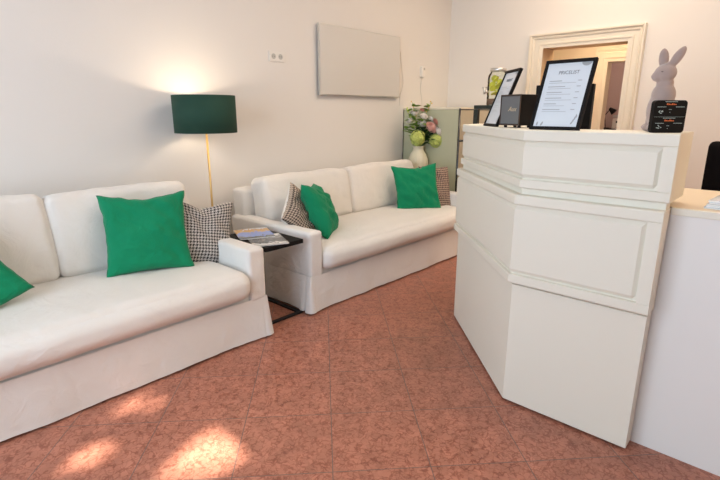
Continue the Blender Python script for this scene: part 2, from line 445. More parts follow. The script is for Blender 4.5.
make_sofa(-.19, 1.655, 2.285, 'long white slipcovered sofa nearest the camera, below the green-shaded floor lamp', [(-.07, .735), (.737, 1.535)], (.93, .915), 1)
make_sofa(2.052, 4.235, 2.325, 'white slipcovered sofa beneath the wall panel, farther along toward the flower vase', [(2.172, 3.098), (3.100, 4.085)], (.865, .87), 4)

# ------------------------------------------------------------------ throw pillows
def pillow(label, c, yaw, tilt, roll, size, m, thick=.085, seed=0, sag=0, back=None, group='throw pillows on the sofas'):
    N = 34; bm = B(); uvl = bm.loops.layers.uv.new('UVMap'); s = size/2; grid = {}
    for side in (1, -1):
        for i in range(N+1):
            for j in range(N+1):
                edge = i in (0, N) or j in (0, N)
                if edge and side == -1: grid[(side, i, j)] = grid[(1, i, j)]; continue
                u, v = -1+2*i/N, -1+2*j/N
                px = u*(1 - .105*(1-v*v))*s*1.04; pz = v*(1 - .09*(1-u*u))*s*1.04
                f = max(0, (1-u**2)*(1-v**2))
                th = thick*(f**.42)
                th *= 1 + .25*noise.noise(Vector((u*1.6+seed*3.7, v*1.6, side*2.2+seed)))
                # wrinkles radiating off the corners and across
                wr = noise.noise(Vector(((u+v)*3.2+seed, (u-v)*1.1, seed*1.3+side)))*.020 + noise.noise(Vector((u*5+seed, v*4.4-seed, 3.3)))*.008
                y = -side*(th + wr*min(1, f*3))
                if edge:
                    y = .004*noise.noise(Vector((u*4+seed, v*4, seed)))
                    px += .006*noise.noise(Vector((v*5, seed, u*2))); pz += .006*noise.noise(Vector((u*5, seed+4, v*2)))
                pz -= sag*(1-abs(u))**1.5*max(0, v)      # chopped top edge
                grid[(side, i, j)] = bm.verts.new((px, y, pz))
    for side in (1, -1):
        for i in range(N):
            for j in range(N):
                q = [(i, j), (i+1, j), (i+1, j+1), (i, j+1)]
                if side == -1: q.reverse()
                f = bm.faces.new([grid[(side, a, b_)] for a, b_ in q]); f.smooth = True
                if side == -1 and back is not None: f.material_index = 1
                for l, (a, b_) in zip(f.loops, q): l[uvl].uv = (a/N, b_/N)
    o = obj('throw_pillow', bm, [m, back] if back is not None else m, None, True)
    n = Vector((math.cos(yaw)*math.cos(tilt), math.sin(yaw)*math.cos(tilt), math.sin(tilt)))
    rt = Vector((0, 0, 1)).cross(n).normalized(); up = n.cross(rt)
    r2 = rt*math.cos(roll)+up*math.sin(roll); u2 = up*math.cos(roll)-rt*math.sin(roll)
    M = Matrix((r2, -n, u2)).transposed()     # local x=right, y=-normal, z=up
    o.matrix_world = Matrix.Translation(c) @ M.to_4x4()
    return tag(o, label, 'pillow', group)
R_ = math.radians
pillow('emerald green square pillow leaning beside the houndstooth one on the nearer sofa', (1.150, 2.70, .682), R_(-108), R_(20), R_(-1), .45, GREEN, .075, 1, sag=.02)
pillow('black and white houndstooth pillow slumped against the nearer sofa arm', (1.475, 2.70, .622), R_(-98), R_(15), R_(-12), .42, HOUND, .08, 2, sag=.05)
pillow('green pillow cut off by the left photo edge on the nearer sofa', (.235, 2.68, .635), R_(-95), R_(26), R_(27), .46, GREEN, .07, 3, sag=.02)
pillow('green pillow seen edge on, leaning by the left arm of the farther sofa', (2.455, 2.65, .630), R_(-50), R_(26), R_(-8), .42, GREEN, .095, 4, sag=.03)
pillow('fine houndstooth pillow with cream back behind the edge-on green pillow', (2.315, 2.70, .597), R_(-70), R_(24), R_(38), .37, HOUND2, .09, 5, back=LINEN)
pillow('green pillow standing square at the right end of the farther sofa', (3.72, 2.66, .652), R_(-124), R_(17), R_(3), .44, GREEN, .07, 6, sag=.02)
pillow('brown tweed pillow half hidden behind the green one at the sofa end', (3.945, 2.60, .635), R_(-97), R_(13), R_(-4), .41, TWEED, .06, 7)

# ------------------------------------------------------------------ side table between the sofas, magazines
t = thing('side_table', 'black C-shaped side table squeezed between the two sofas', 'table', (1.835, 2.75, 0))
obj('table_top', box(B(), -.15, .15, -.44, .02, .525, .553, .003), BLACK, t)
fb = B(); box(fb, -.15, .19, -.365, -.335, 0, .012); box(fb, .16, .19, -.335, .055, 0, .012); box(fb, -.15, -.12, -.335, .055, 0, .012); box(fb, -.15, .19, .03, .06, 0, .012)
obj('base_frame', fb, BLACKM, t)
for sx in (-.135, .135): obj('leg', box(B(), sx-.0125, sx+.0125, -.01, .015, .012, .525), BLACKM, t)

def cover_mat(name, base, top, mid, kind):
    m = mat(name, base, .25, coat=.4); nt = m.node_tree; b = nt.nodes['Principled BSDF']; k = NT(m); L = nt.links.new
    tc = nt.nodes.new('ShaderNodeTexCoord'); s = nt.nodes.new('ShaderNodeSeparateXYZ'); L(tc.outputs['Generated'], s.inputs[0])
    n = nt.nodes.new('ShaderNodeTexNoise'); n.inputs['Scale'].default_value = 6; n.inputs['Detail'].default_value = 5; L(tc.outputs['Generated'], n.inputs['Vector'])
    a = k.m('ADD', s.outputs[1], k.m('MULTIPLY', k.m('SUBTRACT', n.outputs['Fac'], .5), 1.1))
    cr = nt.nodes.new('ShaderNodeValToRGB'); cr.color_ramp.interpolation = 'CONSTANT'
    els = cr.color_ramp.elements; els[0].position = 0; els[0].color = (*base, 1); els[1].position = kind[0]; els[1].color = (*mid, 1)
    e = els.new(kind[1]); e.color = (*top, 1); e = els.new(kind[2]); e.color = (.75, .76, .76, 1)
    L(a, cr.inputs[0]); L(cr.outputs[0], b.inputs['Base Color']); return m
MAG1 = cover_mat('blue_and_orange_cover', (.10, .10, .09), (.60, .36, .13), (.24, .32, .68), (.16, .60, .90))
MAG2 = cover_mat('monochrome_cover', (.62, .60, .57), (.30, .29, .28), (.07, .065, .06), (.20, .55, .8))
def magazine(label, loc, rot, m, w=.21, h=.28, th=.006, group='magazines on the side table'):
    t = thing('magazine', label, 'magazine', loc, rot, group)
    obj('pages', box(B(), -w/2+.002, w/2-.002, -h/2+.002, h/2-.002, 0, th-.001), PLAST, t)
    obj('cover', box(B(), -w/2, w/2, -h/2, h/2, th-.001, th), m, t)
    return t
magazine('magazine with a mostly black and white cover lying at the front of the side table', (1.805, 2.455, .553), R_(-24), MAG2, .22, .27)
magazine('magazine with a blue and orange landscape cover on the side table', (1.835, 2.640, .5595), R_(-24), MAG1, .23, .27)

# ------------------------------------------------------------------ floor lamp
LX, LY = 1.826, 3.125
t = thing('floor_lamp', 'brass floor lamp with a dark green drum shade behind the sofas', 'lamp', (LX, LY, 0))
obj('base', lathe(B(), [(.13, 0), (.13, .012), (.125, .018), (.015, .022)], 40), BRASS, t, True)
obj('pole', cyl(B(), (0, 0, .02), (0, 0, 1.30), .0075), BRASS, t, True)
sh = lathe(B(), [(.212, 1.212), (.212, 1.462), (.209, 1.462), (.209, 1.212), (.212, 1.212)], 64, close=False)
for f in sh.faces:
    f.material_index = 1 if f.calc_center_median().xy.length < .2098 else 0
bmesh.ops.remove_doubles(sh, verts=sh.verts[:], dist=1e-5)
o = obj('lamp_shade', sh, [SHADE, SHADEIN], t, True)
sp = B()
for k in range(3): cyl(sp, (0, 0, 1.44), (.209*math.cos(k*2.1), .209*math.sin(k*2.1), 1.445), .002, .002, 6)
obj('shade_ring', sp, BRASS, t)
obj('bulb', ell(B(), (0, 0, 1.345), (.03, .03, .04)), mat('warm_bulb', (1, .9, .7), .4, emit=(1, .76, .5, 8)), t, True)
pl_ = bpy.data.lights.new('floor_lamp_light', 'POINT'); pl_.energy = 4.0; pl_.color = (1, .80, .60); pl_.shadow_soft_size = .032
po = bpy.data.objects.new('floor_lamp_light', pl_); COL.objects.link(po); po.location = (LX, LY, 1.345)
o = bpy.data.objects['bulb']; o.visible_shadow = True
po.location = (LX, LY, 1.395)

# ------------------------------------------------------------------ on the left wall
t = thing('wall_panel', 'large pale flat panel with a thin white rim mounted on the wall', 'panel', (3.725, 3.372, 1.81))
obj('frame', box(B(), -.585, .585, -.02, .006, -.305, .305, .004), SILVER, t)
obj('face', box(B(), -.577, .577, -.0225, -.018, -.297, .297, .001), PANEL, t)
obj('bracket', box(B(), -.4, .4, .006, .028, -.15, .15), PLAST, t)
t = thing('wall_socket', 'white double power socket on the wall left of the panel', 'socket', (2.69, 3.4, 1.80))
obj('plate', box(B(), -.08, .08, -.010, 0, -.041, .041, .003), PLAST, t)
for sx in (-.036, .036):
    o = obj('socket_insert', cyl(B(), (sx, -.010, 0), (sx, -.0115, 0), .022, .022, 24), GREYP, t)
    h = obj('pin_hole', cyl(cyl(B(), (sx-.009, -.0115, 0), (sx-.009, -.012, 0), .003, .003, 10), (sx+.009, -.0115, 0), (sx+.009, -.012, 0), .003, .003, 10), BLACK, o)
t = thing('wall_sensor', 'small white thermostat box on the wall above the flowers', 'thermostat', (4.775, 3.4, 1.80))
obj('body', box(B(), -.03, .03, -.035, 0, -.06, .055, .008), PLAST, t)
obj('display', box(B(), -.004, .022, -.037, -.034, .015, .042, .001), GREYP, t)
def cable(label, pts, r=.003):
    bm = B(); P_ = [Vector(p) for p in pts]; out = []
    for i in range(len(P_)-1):
        a, b_, c_, d_ = P_[max(0, i-1)], P_[i], P_[i+1], P_[min(len(P_)-1, i+2)]
        for k in range(6):
            s = k/6; out.append(.5*((2*b_)+(c_-a)*s+(2*a-5*b_+4*c_-d_)*s*s+(3*b_-a-3*c_+d_)*s**3))
    out.append(P_[-1]); tube(bm, out, r, 6)
    return tag(obj('cable', bm, PLAST, None, True), label, 'cable')
cable('thin white cable trailing down the wall from the flat panel', [(4.37, 3.394, 1.98), (4.40, 3.394, 1.80), (4.43, 3.394, 1.66), (4.38, 3.394, 1.52), (4.37, 3.394, 1.42)])
cable('pair-thin white cable hanging down from the thermostat', [(4.78, 3.394, 1.739), (4.76, 3.394, 1.62), (4.79, 3.394, 1.5), (4.80, 3.394, 1.42)])

# ------------------------------------------------------------------ steel cabinet in the corner
t = thing('steel_cabinet', 'pale green steel cabinet with dark tube edges filling the corner behind the vase', 'cabinet', (4.895, 3.03, 0))
CX0, CX1, CY0, CY1, CZ = -.44, .44, -.36, .3695, 1.40
obj('side_panel', box(B(), CX0, CX0+.012, CY0+.02, CY1, .04, CZ-.023), CABG, t)
obj('side_panel', box(B(), CX1-.012, CX1, CY0+.02, CY1, .04, CZ-.023), CABG, t)
obj('top_panel', box(B(), CX0, CX1, CY0, CY1, CZ-.022, CZ, .004), mat('cabinet_top', (.84, .78, .62), .4), t)
fr = B()
for x in (CX0+.006, CX1-.012): cyl(fr, (x, CY0+.008, .0), (x, CY0+.008, CZ-.012), .009)
for z in (.06, .40, .73, 1.06, CZ-.02): cyl(fr, (CX0, CY0+.008, z), (CX1, CY0+.008, z), .008)
obj('tube_frame', fr, CHROME, t, True)
for k, (a, b_) in enumerate(((.07, .39), (.41, .72), (.74, 1.05), (1.07, CZ-.03))):
    d = obj('door', box(B(), CX0+.02, CX1-.02, CY0+.004, CY0+.018, a, b_, .003), CABB, t)
    obj('knob', cyl(B(), (.36, CY0+.004, (a+b_)/2+.1), (.36, CY0-.016, (a+b_)/2+.1), .008), CHROME, d)
obj('back_panel', box(B(), CX0, CX1, CY1-.01, CY1, .04, CZ-.023), CABG, t)

# ------------------------------------------------------------------ plant stand, vase and flowers
VX, VY, VZ = 4.343, 3.10, .66
t = thing('plant_stand', 'slim white stand under the vase, behind the sofa end', 'stand', (VX+.005, VY+.10, 0))
obj('top', box(B(), -.05, .05, -.20, .10, VZ-.02, VZ, .003), PLAST, t)
for a, b_ in ((-.04, -.18), (.04, -.18), (-.04, .08), (.04, .08)): obj('leg', cyl(B(), (a, b_, 0), (a, b_, VZ-.02), .008), PLAST, t)
t = thing('flower_vase', 'ribbed cream ceramic vase holding the bouquet by the corner cabinet', 'vase', (VX, VY, VZ))
vb = lathe(B(), [(.0, .004), (.050, .0), (.056, .01), (.080, .05), (.100, .10), (.108, .155), (.104, .20), (.084, .25), (.060, .285), (.054, .305), (.058, .325), (.066, .338), (.060, .338), (.050, .31), (.05, .28), (.0, .26)], 72, rib=.025, ribn=24, close=False)
bmesh.ops.remove_doubles(vb, verts=vb.verts[:], dist=1e-5)
obj('body', vb, VASE, t, True)
LG = mat('fresh_leaf', (.22, .36, .06), .6, mottle=.3, mscale=20)
DG = mat('deep_leaf', (.025, .09, .02), .6, mottle=.3, mscale=20)
HYD = mat('lime_petal', (.62, .70, .20), .8, mottle=.4, mscale=75)
PINKP = mat('pink_petal', (.86, .56, .50), .8, mottle=.1, mscale=40)
CORAL = mat('coral_petal', (.70, .34, .27), .8, mottle=.15, mscale=40)
WHITEP = mat('white_petal', (.95, .91, .86), .8, mottle=.05)
YEL = mat('yellow_bud', (.80, .55, .14), .7)
RT = Vector((.674, -.739, 0)); FW = Vector((.739, .674, 0))
def petal_ball(r, seed, n=110, ps=.27):
    """many small petals on a ball: hydrangea head"""
    rnd = random.Random(seed); bm = B()
    ell(bm, (0, 0, 0), (r*.72,)*3, sub=2)
    for k in range(n):
        z = 1-2*(k+.5)/n; a = k*2.39996; q = math.sqrt(1-z*z); d = Vector((q*math.cos(a), q*math.sin(a), z))
        u = d.orthogonal().normalized(); v = d.cross(u); c = d*r*rnd.uniform(.78, 1.05); s = r*ps; an = rnd.uniform(0, 1.6)
        for m_ in range(4):
            t_ = an+m_*PI/2; e = u*math.cos(t_)+v*math.sin(t_); f_ = -u*math.sin(t_)+v*math.cos(t_)
            vs = [bm.verts.new(c), bm.verts.new(c+e*s*.6+f_*s*.45+d*s*.25), bm.verts.new(c+e*s*1.1+d*s*.1), bm.verts.new(c+e*s*.6-f_*s*.45+d*s*.25)]
            bm.faces.new(vs)
    return bm
def rose(r, seed, axis):
    """cupped layered petals"""
    bm = B(); rnd = random.Random(seed); q = Vector(axis).to_track_quat('Z', 'Y')
    ell(bm, (0, 0, 0), (r*.35, r*.35, r*.5), sub=2)
    for ring, (n, rad, h, op) in enumerate(((3, .35, .55, .15), (5, .6, .50, .4), (6, .85, .35, .8), (7, 1.0, .1, 1.1))):
        for k in range(n):
            a = 2*PI*k/n + ring*.6 + rnd.uniform(-.1, .1); wd = 2.6*PI/n/2
            g = []
            for i in range(5):
                row = []
                for j in range(5):
                    aa = a + wd*(j/2-1); t_ = i/4; rr = r*rad*(.35+.65*math.sin(t_*PI/2)*(1-.0*abs(j-2)))
                    rr *= 1 + op*.12*t_*t_
                    z = r*(-.55 + (h+.55)*t_**1.2) - r*.10*((j-2)/2)**2*t_
                    row.append(bm.verts.new((rr*math.cos(aa), rr*math.sin(aa), z)))
                g.append(row)
            for i in range(4):
                for j in range(4): bm.faces.new((g[i][j], g[i][j+1], g[i+1][j+1], g[i+1][j]))
    bmesh.ops.transform(bm, matrix=q.to_matrix().to_4x4(), verts=bm.verts[:])
    return bm
def leafq(bm, p, d, l, wd):
    d = Vector(d).normalized(); s = d.cross(Vector((.3, .2, 1))).normalized(); n = s.cross(d)
    pts = [(0, 0), (.3, .5), (.65, .42), (1, 0), (.65, -.42), (.3, -.5)]
    vs = [bm.verts.new(Vector(p)+d*l*a+s*wd*b_+n*(-.15*l*a*a)) for a, b_ in pts]; bm.faces.new(vs)
def flower(name, label, u, z, dep, kind, r, m, leaves=5, lm=None, seed=0):
    base = Vector((VX, VY, VZ+.31)); head = Vector((VX, VY, 0)) + RT*u + FW*dep + Vector((0, 0, z))
    loc = base + Vector((RT.x*u, RT.y*u, 0))*.06
    t = thing(name, label, 'flower', loc, 0, 'flowers in the cream vase')
    h = head - loc; mid = Vector((h.x*.3, h.y*.3, h.z*.55)); low = Vector((-h.x*.05, -h.y*.05, -.18))
    obj('stem', tube(B(), [low, Vector((0, 0, 0)), mid, h], .0025, 6), LG, t)
    ax = Vector((h.x, h.y, h.z*.6)) - FW*.1
    if kind == 'ball': bm = petal_ball(r, seed)
    elif kind == 'rose': bm = rose(r, seed, ax)
    else:
        rnd = random.Random(seed)
        for k in range(7):
            bm = B()
            p = mid.lerp(h, .25+.75*k/6) + Vector((rnd.uniform(-1, 1), rnd.uniform(-1, 1), rnd.uniform(-.5, 1)))*r
            ell(bm, p, (r*.5, r*.5, r*.75), sub=1); obj('bud', bm, m, t, True)
    if kind != 'sprig': obj('bloom', bm, m, t, kind != 'ball').location = h
    lb = B(); rnd = random.Random(seed+50)
    for k in range(int(leaves*1.4)):
        p = mid.lerp(h, rnd.uniform(-.2, .85)); a = rnd.uniform(0, 2*PI)
        leafq(lb, p, (math.cos(a), math.sin(a), rnd.uniform(-.2, .8)), rnd.uniform(.06, .10), rnd.uniform(.035, .055))
        obj('leaf', lb, lm or LG, t); lb = B()
    return t
flower('hydrangea', 'lime green hydrangea head at the left, low over the vase rim', -.02, 1.085, -.07, 'ball', .078, HYD, 8, DG, 1)
flower('hydrangea', 'lime green hydrangea head at the lower right of the bouquet', .185, 1.055, -.02, 'ball', .072, HYD, 8, DG, 2)
flower('rose', 'large pale pink rose in the middle right of the bouquet', .125, 1.195, -.05, 'rose', .062, PINKP, 6, DG, 3)
flower('rose', 'smaller coral pink rose just above the large pink one', .185, 1.255, .0, 'rose', .043, CORAL, 4, DG, 4)
flower('rose', 'white rose at the right side of the bouquet under the coral one', .215, 1.16, -.03, 'rose', .056, WHITEP, 6, DG, 5)
flower('rose', 'pale blush rose behind the top of the large pink rose', .135, 1.285, .05, 'rose', .043, WHITEP, 4, LG, 6)
flower('rose', 'white bloom in the centre of the bouquet', .03, 1.235, -.02, 'rose', .046, WHITEP, 7, DG, 7)
flower('rose', 'white bloom at the upper left of the bouquet', -.055, 1.345, .0, 'rose', .043, WHITEP, 5, LG, 8)
flower('rose', 'white bloom below the coral bud near the bouquet top', .045, 1.31, -.03, 'rose', .04, WHITEP, 4, LG, 9)
flower('rose', 'small coral bud at the top centre of the bouquet', .035, 1.375, .02, 'rose', .028, CORAL, 4, LG, 10)
flower('rose', 'cream bloom on the left flank of the bouquet', -.10, 1.265, .0, 'rose', .036, WHITEP, 6, LG, 11)
flower('blossom_sprig', 'tall sprig with yellow orange buds rising at the top right', .125, 1.46, .02, 'sprig', .013, YEL, 8, LG, 12)
flower('blossom_sprig', 'tall sprig with yellow buds rising at the top left', -.075, 1.45, .02, 'sprig', .013, YEL, 8, LG, 13)
flower('blossom_sprig', 'sprig of lime buds reaching to the far left', -.145, 1.385, .0, 'sprig', .018, HYD, 9, LG, 14)
flower('leafy_stem', 'bare leafy stem drooping to the left of the vase', -.15, 1.20, .03, 'sprig', .004, LG, 14, LG, 15)
flower('leafy_stem', 'dark leafy stem filling the middle of the bouquet', .08, 1.17, .06, 'sprig', .004, DG, 22, DG, 16)
flower('leafy_stem', 'dark leafy stem spreading behind the right blooms', .17, 1.14, .07, 'sprig', .004, DG, 18, DG, 17)

# ------------------------------------------------------------------ black frame stand and drinks dispenser
t = thing('frame_stand', 'green black open metal stand behind the reception desk carrying the drinks dispenser', 'stand', (4.47, 2.18, 0), R_(0))
FZ = 1.415; W2, D2 = .24, .19
obj('top', box(B(), -D2, D2, -W2, W2, FZ-.035, FZ, .003), GREENBLK, t)
for a in (-1, 1):
    for b_ in (-1, 1): obj('leg', box(B(), a*D2-.022*(a > 0)*2, a*D2+.022*(a < 0)*2, b_*W2-.044*(b_ > 0), b_*W2+.044*(b_ < 0), 0, FZ-.036, .002), GREENBLK, t)
obj('shelf', box(B(), -D2+.01, D2-.01, -W2+.01, W2-.01, .30, .32), GREENBLK, t)
GLASS = bpy.data.materials.new('clear_glass'); GLASS.use_nodes = True
g = GLASS.node_tree; g.nodes.clear(); go = g.nodes.new('ShaderNodeOutputMaterial'); tb = g.nodes.new('ShaderNodeBsdfTransparent'); gb = g.nodes.new('ShaderNodeBsdfGlossy')
gb.inputs['Roughness'].default_value = .05; mxs = g.nodes.new('ShaderNodeMixShader'); fz = g.nodes.new('ShaderNodeFresnel'); fz.inputs['IOR'].default_value = 1.22
tb.inputs['Color'].default_value = (.93, .95, .90, 1)
g.links.new(fz.outputs[0], mxs.inputs[0]); g.links.new(tb.outputs[0], mxs.inputs[1]); g.links.new(gb.outputs[0], mxs.inputs[2]); g.links.new(mxs.outputs[0], go.inputs[0])
DXY = (4.42, 2.26)
t = thing('drinks_dispenser', 'glass drinks dispenser with yellow green fruit and a tap on the black stand', 'dispenser', (*DXY, FZ), R_(-47.6))
jar = lathe(B(), [(.085, .0), (.092, .01), (.092, .25), (.085, .28), (.068, .30), (.068, .315)], 40, close=False)
obj('jar', jar, GLASS, t, True)
obj('lid', lathe(B(), [(.072, .308), (.074, .312), (.074, .330), (.070, .336), (.02, .338)], 40), SILVER, t, True)
obj('water', lathe(B(), [(.083, .006), (.088, .012), (.088, .06)], 40), mat('dark_infusion', (.36, .22, .16), .2), t, True)
fb = B(); rnd = random.Random(3)
for k in range(16):
    a = rnd.uniform(0, 2*PI); rr = rnd.uniform(.02, .055)
    M = Matrix.Translation((rr*math.cos(a), rr*math.sin(a), .10+.155*k/16)) @ Matrix.Rotation(rnd.uniform(.4, 1.5), 4, (math.cos(a), math.sin(a), .2))
    q = B(); cyl(q, (0, 0, -.004), (0, 0, .004), .032, .032, 20); bmesh.ops.transform(q, matrix=M, verts=q.verts[:])
    tm = bpy.data.meshes.new('tmp'); q.to_mesh(tm); q.free(); fb.from_mesh(tm); bpy.data.meshes.remove(tm)
obj('fruit_slices', fb, mat('lime_fruit', (.74, .74, .12), .5, mottle=.15, mscale=60), t)
tp = B(); cyl(tp, (-.088, -.03, .12), (-.135, -.04, .12), .008); cyl(tp, (-.13, -.04, .10), (-.13, -.04, .155), .011); cyl(tp, (-.155, -.04, .16), (-.105, -.04, .16), .006)
obj('tap', tp, SILVER, t, True)

# ------------------------------------------------------------------ reception desk: three tiers that bow around a 45 degree corner
def desk_path(ye, off):
    """outer plan path with mitred outward offset"""
    pts = [Vector((1.982, ye)), Vector((1.982, .872)), Vector((2.676, 1.572)), Vector((3.45, 1.572))]
    d1 = (pts[2]-pts[1]).normalized()
    ns = [Vector((-1, 0)), Vector((-d1.y, d1.x)), Vector((0, 1))]
    out = []
    for i, p in enumerate(pts):
        if i == 0: m_ = ns[0]
        elif i == 3: m_ = ns[2]
        else: m_ = (ns[i-1]+ns[i])/(1+ns[i-1].dot(ns[i]))
        out.append(p + m_*off)
    return out, [ns[0], (ns[0]+ns[1])/(1+ns[0].dot(ns[1])), (ns[1]+ns[2])/(1+ns[1].dot(ns[2])), ns[2]]
def tier(ye, off, zrows, thick, stiles=None):
    """zrows: (z, extra offset, is_field_weight) ; stiles: (distances from the near end, offsets) where the panel closes"""
    path, mit = desk_path(ye, off); bm = B()
    cols = []          # (plan pt, miter, end weight offset cap)
    p0, p1, p2, p3 = path
    if stiles:
        for d, o_ in stiles: cols.append((p0 + (p1-p0).normalized()*d, mit[0], o_))
    else: cols.append((p0, mit[0], None))
    cols.append((p1, mit[1], None)); cols.append((p2, mit[2], None)); cols.append((p3, mit[3], None))
    g = []
    for z, o_ , fld in zrows:
        row = []
        for (p, mi, cap) in cols:
            e = o_
            if fld and cap is not None: e = max(o_, cap) if cap > -.5 else o_
            if fld and cap is not None and cap <= -.5: e = 0
            q = p + mi*e; row.append(bm.verts.new((q.x, q.y, z)))
        g.append(row)
    for i in range(len(g)-1):
        for j in range(len(cols)-1): bm.faces.new((g[i][j], g[i][j+1], g[i+1][j+1], g[i+1][j]))
    ip, _ = desk_path(ye, off-thick)
    ti = [bm.verts.new((q.x, q.y, zrows[0][0])) for q in ip]; bi = [bm.verts.new((q.x, q.y, zrows[-1][0])) for q in ip]
    top, bot = g[0], g[-1]; nc = len(cols)
    k1, k2, k3 = nc-3, nc-2, nc-1
    for r_, i_ in ((top, ti), (bot, bi)):
        bm.faces.new(r_[:k1+1] + [i_[1], i_[0]]); bm.faces.new((r_[k1], r_[k2], i_[2], i_[1])); bm.faces.new((r_[k2], r_[k3], i_[3], i_[2]))
    for i in range(3): bm.faces.new((ti[i], ti[i+1], bi[i+1], bi[i]))
    f1 = bm.faces.new([r_[0] for r_ in g] + [bi[0], ti[0]]); f1.material_index = 0
    bm.faces.new([r_[-1] for r_ in g] + [bi[3], ti[3]])
    bmesh.ops.recalc_face_normals(bm, faces=bm.faces[:])
    return bm
desk = thing('reception_desk', 'tall cream panelled reception desk with a mitred front corner', 'reception desk', (2.3, .9, 0))
def D(name, bm, m):
    o = obj(name, bm, m, desk); o.location = (-2.3, -.9, 0); return o
D('lower_panel', tier(.331, 0, [(.598, -.002, 0), (.596, 0, 0), (.014, 0, 0), (.012, -.002, 0)], .075), DESK)
def panelrows(z1, z0, top_g, bot_g, tf, bf, lip=.006, rec=-.010):
    return [(z1, -lip, 0), (z1-.002, -lip*.35, 0), (z1-lip, 0, 0), (top_g+.003, 0, 0), (top_g, -.003, 0), (top_g-.001, rec-.006, 1), (top_g-.006, rec-.006, 1), (tf, rec+.004, 1),
            (bf, rec+.004, 1), (bot_g+.006, rec-.006, 1), (bot_g+.001, rec-.006, 1), (bot_g, -.003, 0), (bot_g-.003, 0, 0), (z0+lip, 0, 0), (z0+.002, -lip*.35, 0), (z0, -lip, 0)]
def stile(w_, f_): return [(0, -.9), (w_-.002, -.9), (w_, -.90), (w_+.001, -.011+1e-6), (w_+.006, -.011+1e-6), (f_, -.003)]
def tier_panel(ye, off, z1, z0, tg, bg, tf, bf, w_, f_, thick):
    rows = panelrows(z1, z0, tg, bg, tf, bf)
    # column weights: stile columns stay flush (0); groove columns -.011; field columns follow rows
    path, mit = desk_path(ye, off); bm = B(); p0, p1, p2, p3 = path; u = (p1-p0).normalized()
    cols = [(p0, mit[0], 0), (p0+u*w_, mit[0], 0), (p0+u*(w_+.001), mit[0], 1), (p0+u*(w_+.006), mit[0], 1), (p0+u*f_, mit[0], 2), (p1, mit[1], 2), (p2, mit[2], 2), (p3, mit[3], 2)]
    g = []
    for z, e, fld in rows:
        row = []
        for p, mi, c in cols:
            q = p + mi*(e if not fld else (0 if c == 0 else (-.016 if c == 1 else e)))
            row.append(bm.verts.new((q.x, q.y, z)))
        g.append(row)
    for i in range(len(g)-1):
        for j in range(len(cols)-1): bm.faces.new((g[i][j], g[i][j+1], g[i+1][j+1], g[i+1][j]))
    ip, _ = desk_path(ye, off-thick)
    ti = [bm.verts.new((q.x, q.y, z1)) for q in ip]; bi = [bm.verts.new((q.x, q.y, z0)) for q in ip]
    for r_, i_ in ((g[0], ti), (g[-1], bi)):
        bm.faces.new(r_[:6] + [i_[1], i_[0]]); bm.faces.new((r_[5], r_[6], i_[2], i_[1])); bm.faces.new((r_[6], r_[7], i_[3], i_[2]))
    for i in range(3): bm.faces.new((ti[i], ti[i+1], bi[i+1], bi[i]))
    bm.faces.new([r_[0] for r_ in g] + [bi[0], ti[0]]); bm.faces.new([r_[-1] for r_ in g] + [bi[3], ti[3]])
    bmesh.ops.recalc_face_normals(bm, faces=bm.faces[:])
    return bm
D('middle_panel', tier_panel(.326, .027, 1.009, .611, .967, .652, .944, .675, .044, .064, .100), DESK)
D('upper_panel', tier_panel(.320, .007, 1.279, 1.036, 1.234, 1.074, 1.211, 1.096, .042, .060, .255), DESK)
D('shadow_gap', tier(.330, -.008, [(1.0358, 0, 0), (1.0092, 0, 0)], .07), DESK)
D('shadow_gap', tier(.340, -.012, [(.6108, 0, 0), (.5982, 0, 0)], .06), DESK)
D('kick_gap_shade', tier(.36, -.025, [(.0119, 0, 0), (0, 0, 0)], .04), BLACK)  # black strip at the floor, shade of the kick gap put into its colour

low = thing('service_counter', 'low cream counter with a maple coloured top running right from the tall desk', 'counter', (2.4, -.4, 0))
def Dl(name, bm, m):
    o = obj(name, bm, m, low); o.location = (-2.4, .4, 0); return o
Dl('front_panel', box(B(), 2.072, 2.10, -1.6, .70, 0, .982), mat('counter_front_paint', (.80, .775, .735), .5, mottle=.01))
Dl('top_edge', box(B(), 2.064, 2.085, -1.6, .325, .983, 1.009, .002), DESK)
wt = prism(B(), [(2.0855, -1.6), (2.66, -1.6), (2.66, .80), (3.1, 1.26), (3.1, 1.42), (2.78, 1.42), (2.12, .76), (2.0855, .70)], .983, 1.009)
Dl('worktop', wt, TOPW)
Dl('side_panel', box(B(), 2.10, 2.62, -1.59, -1.57, 0, .982), DESK)
Dl('leg', box(B(), 2.56, 2.62, .70, .76, 0, .982), DESK)
Dl('leg', box(B(), 2.98, 3.04, 1.24, 1.30, 0, .982), DESK)

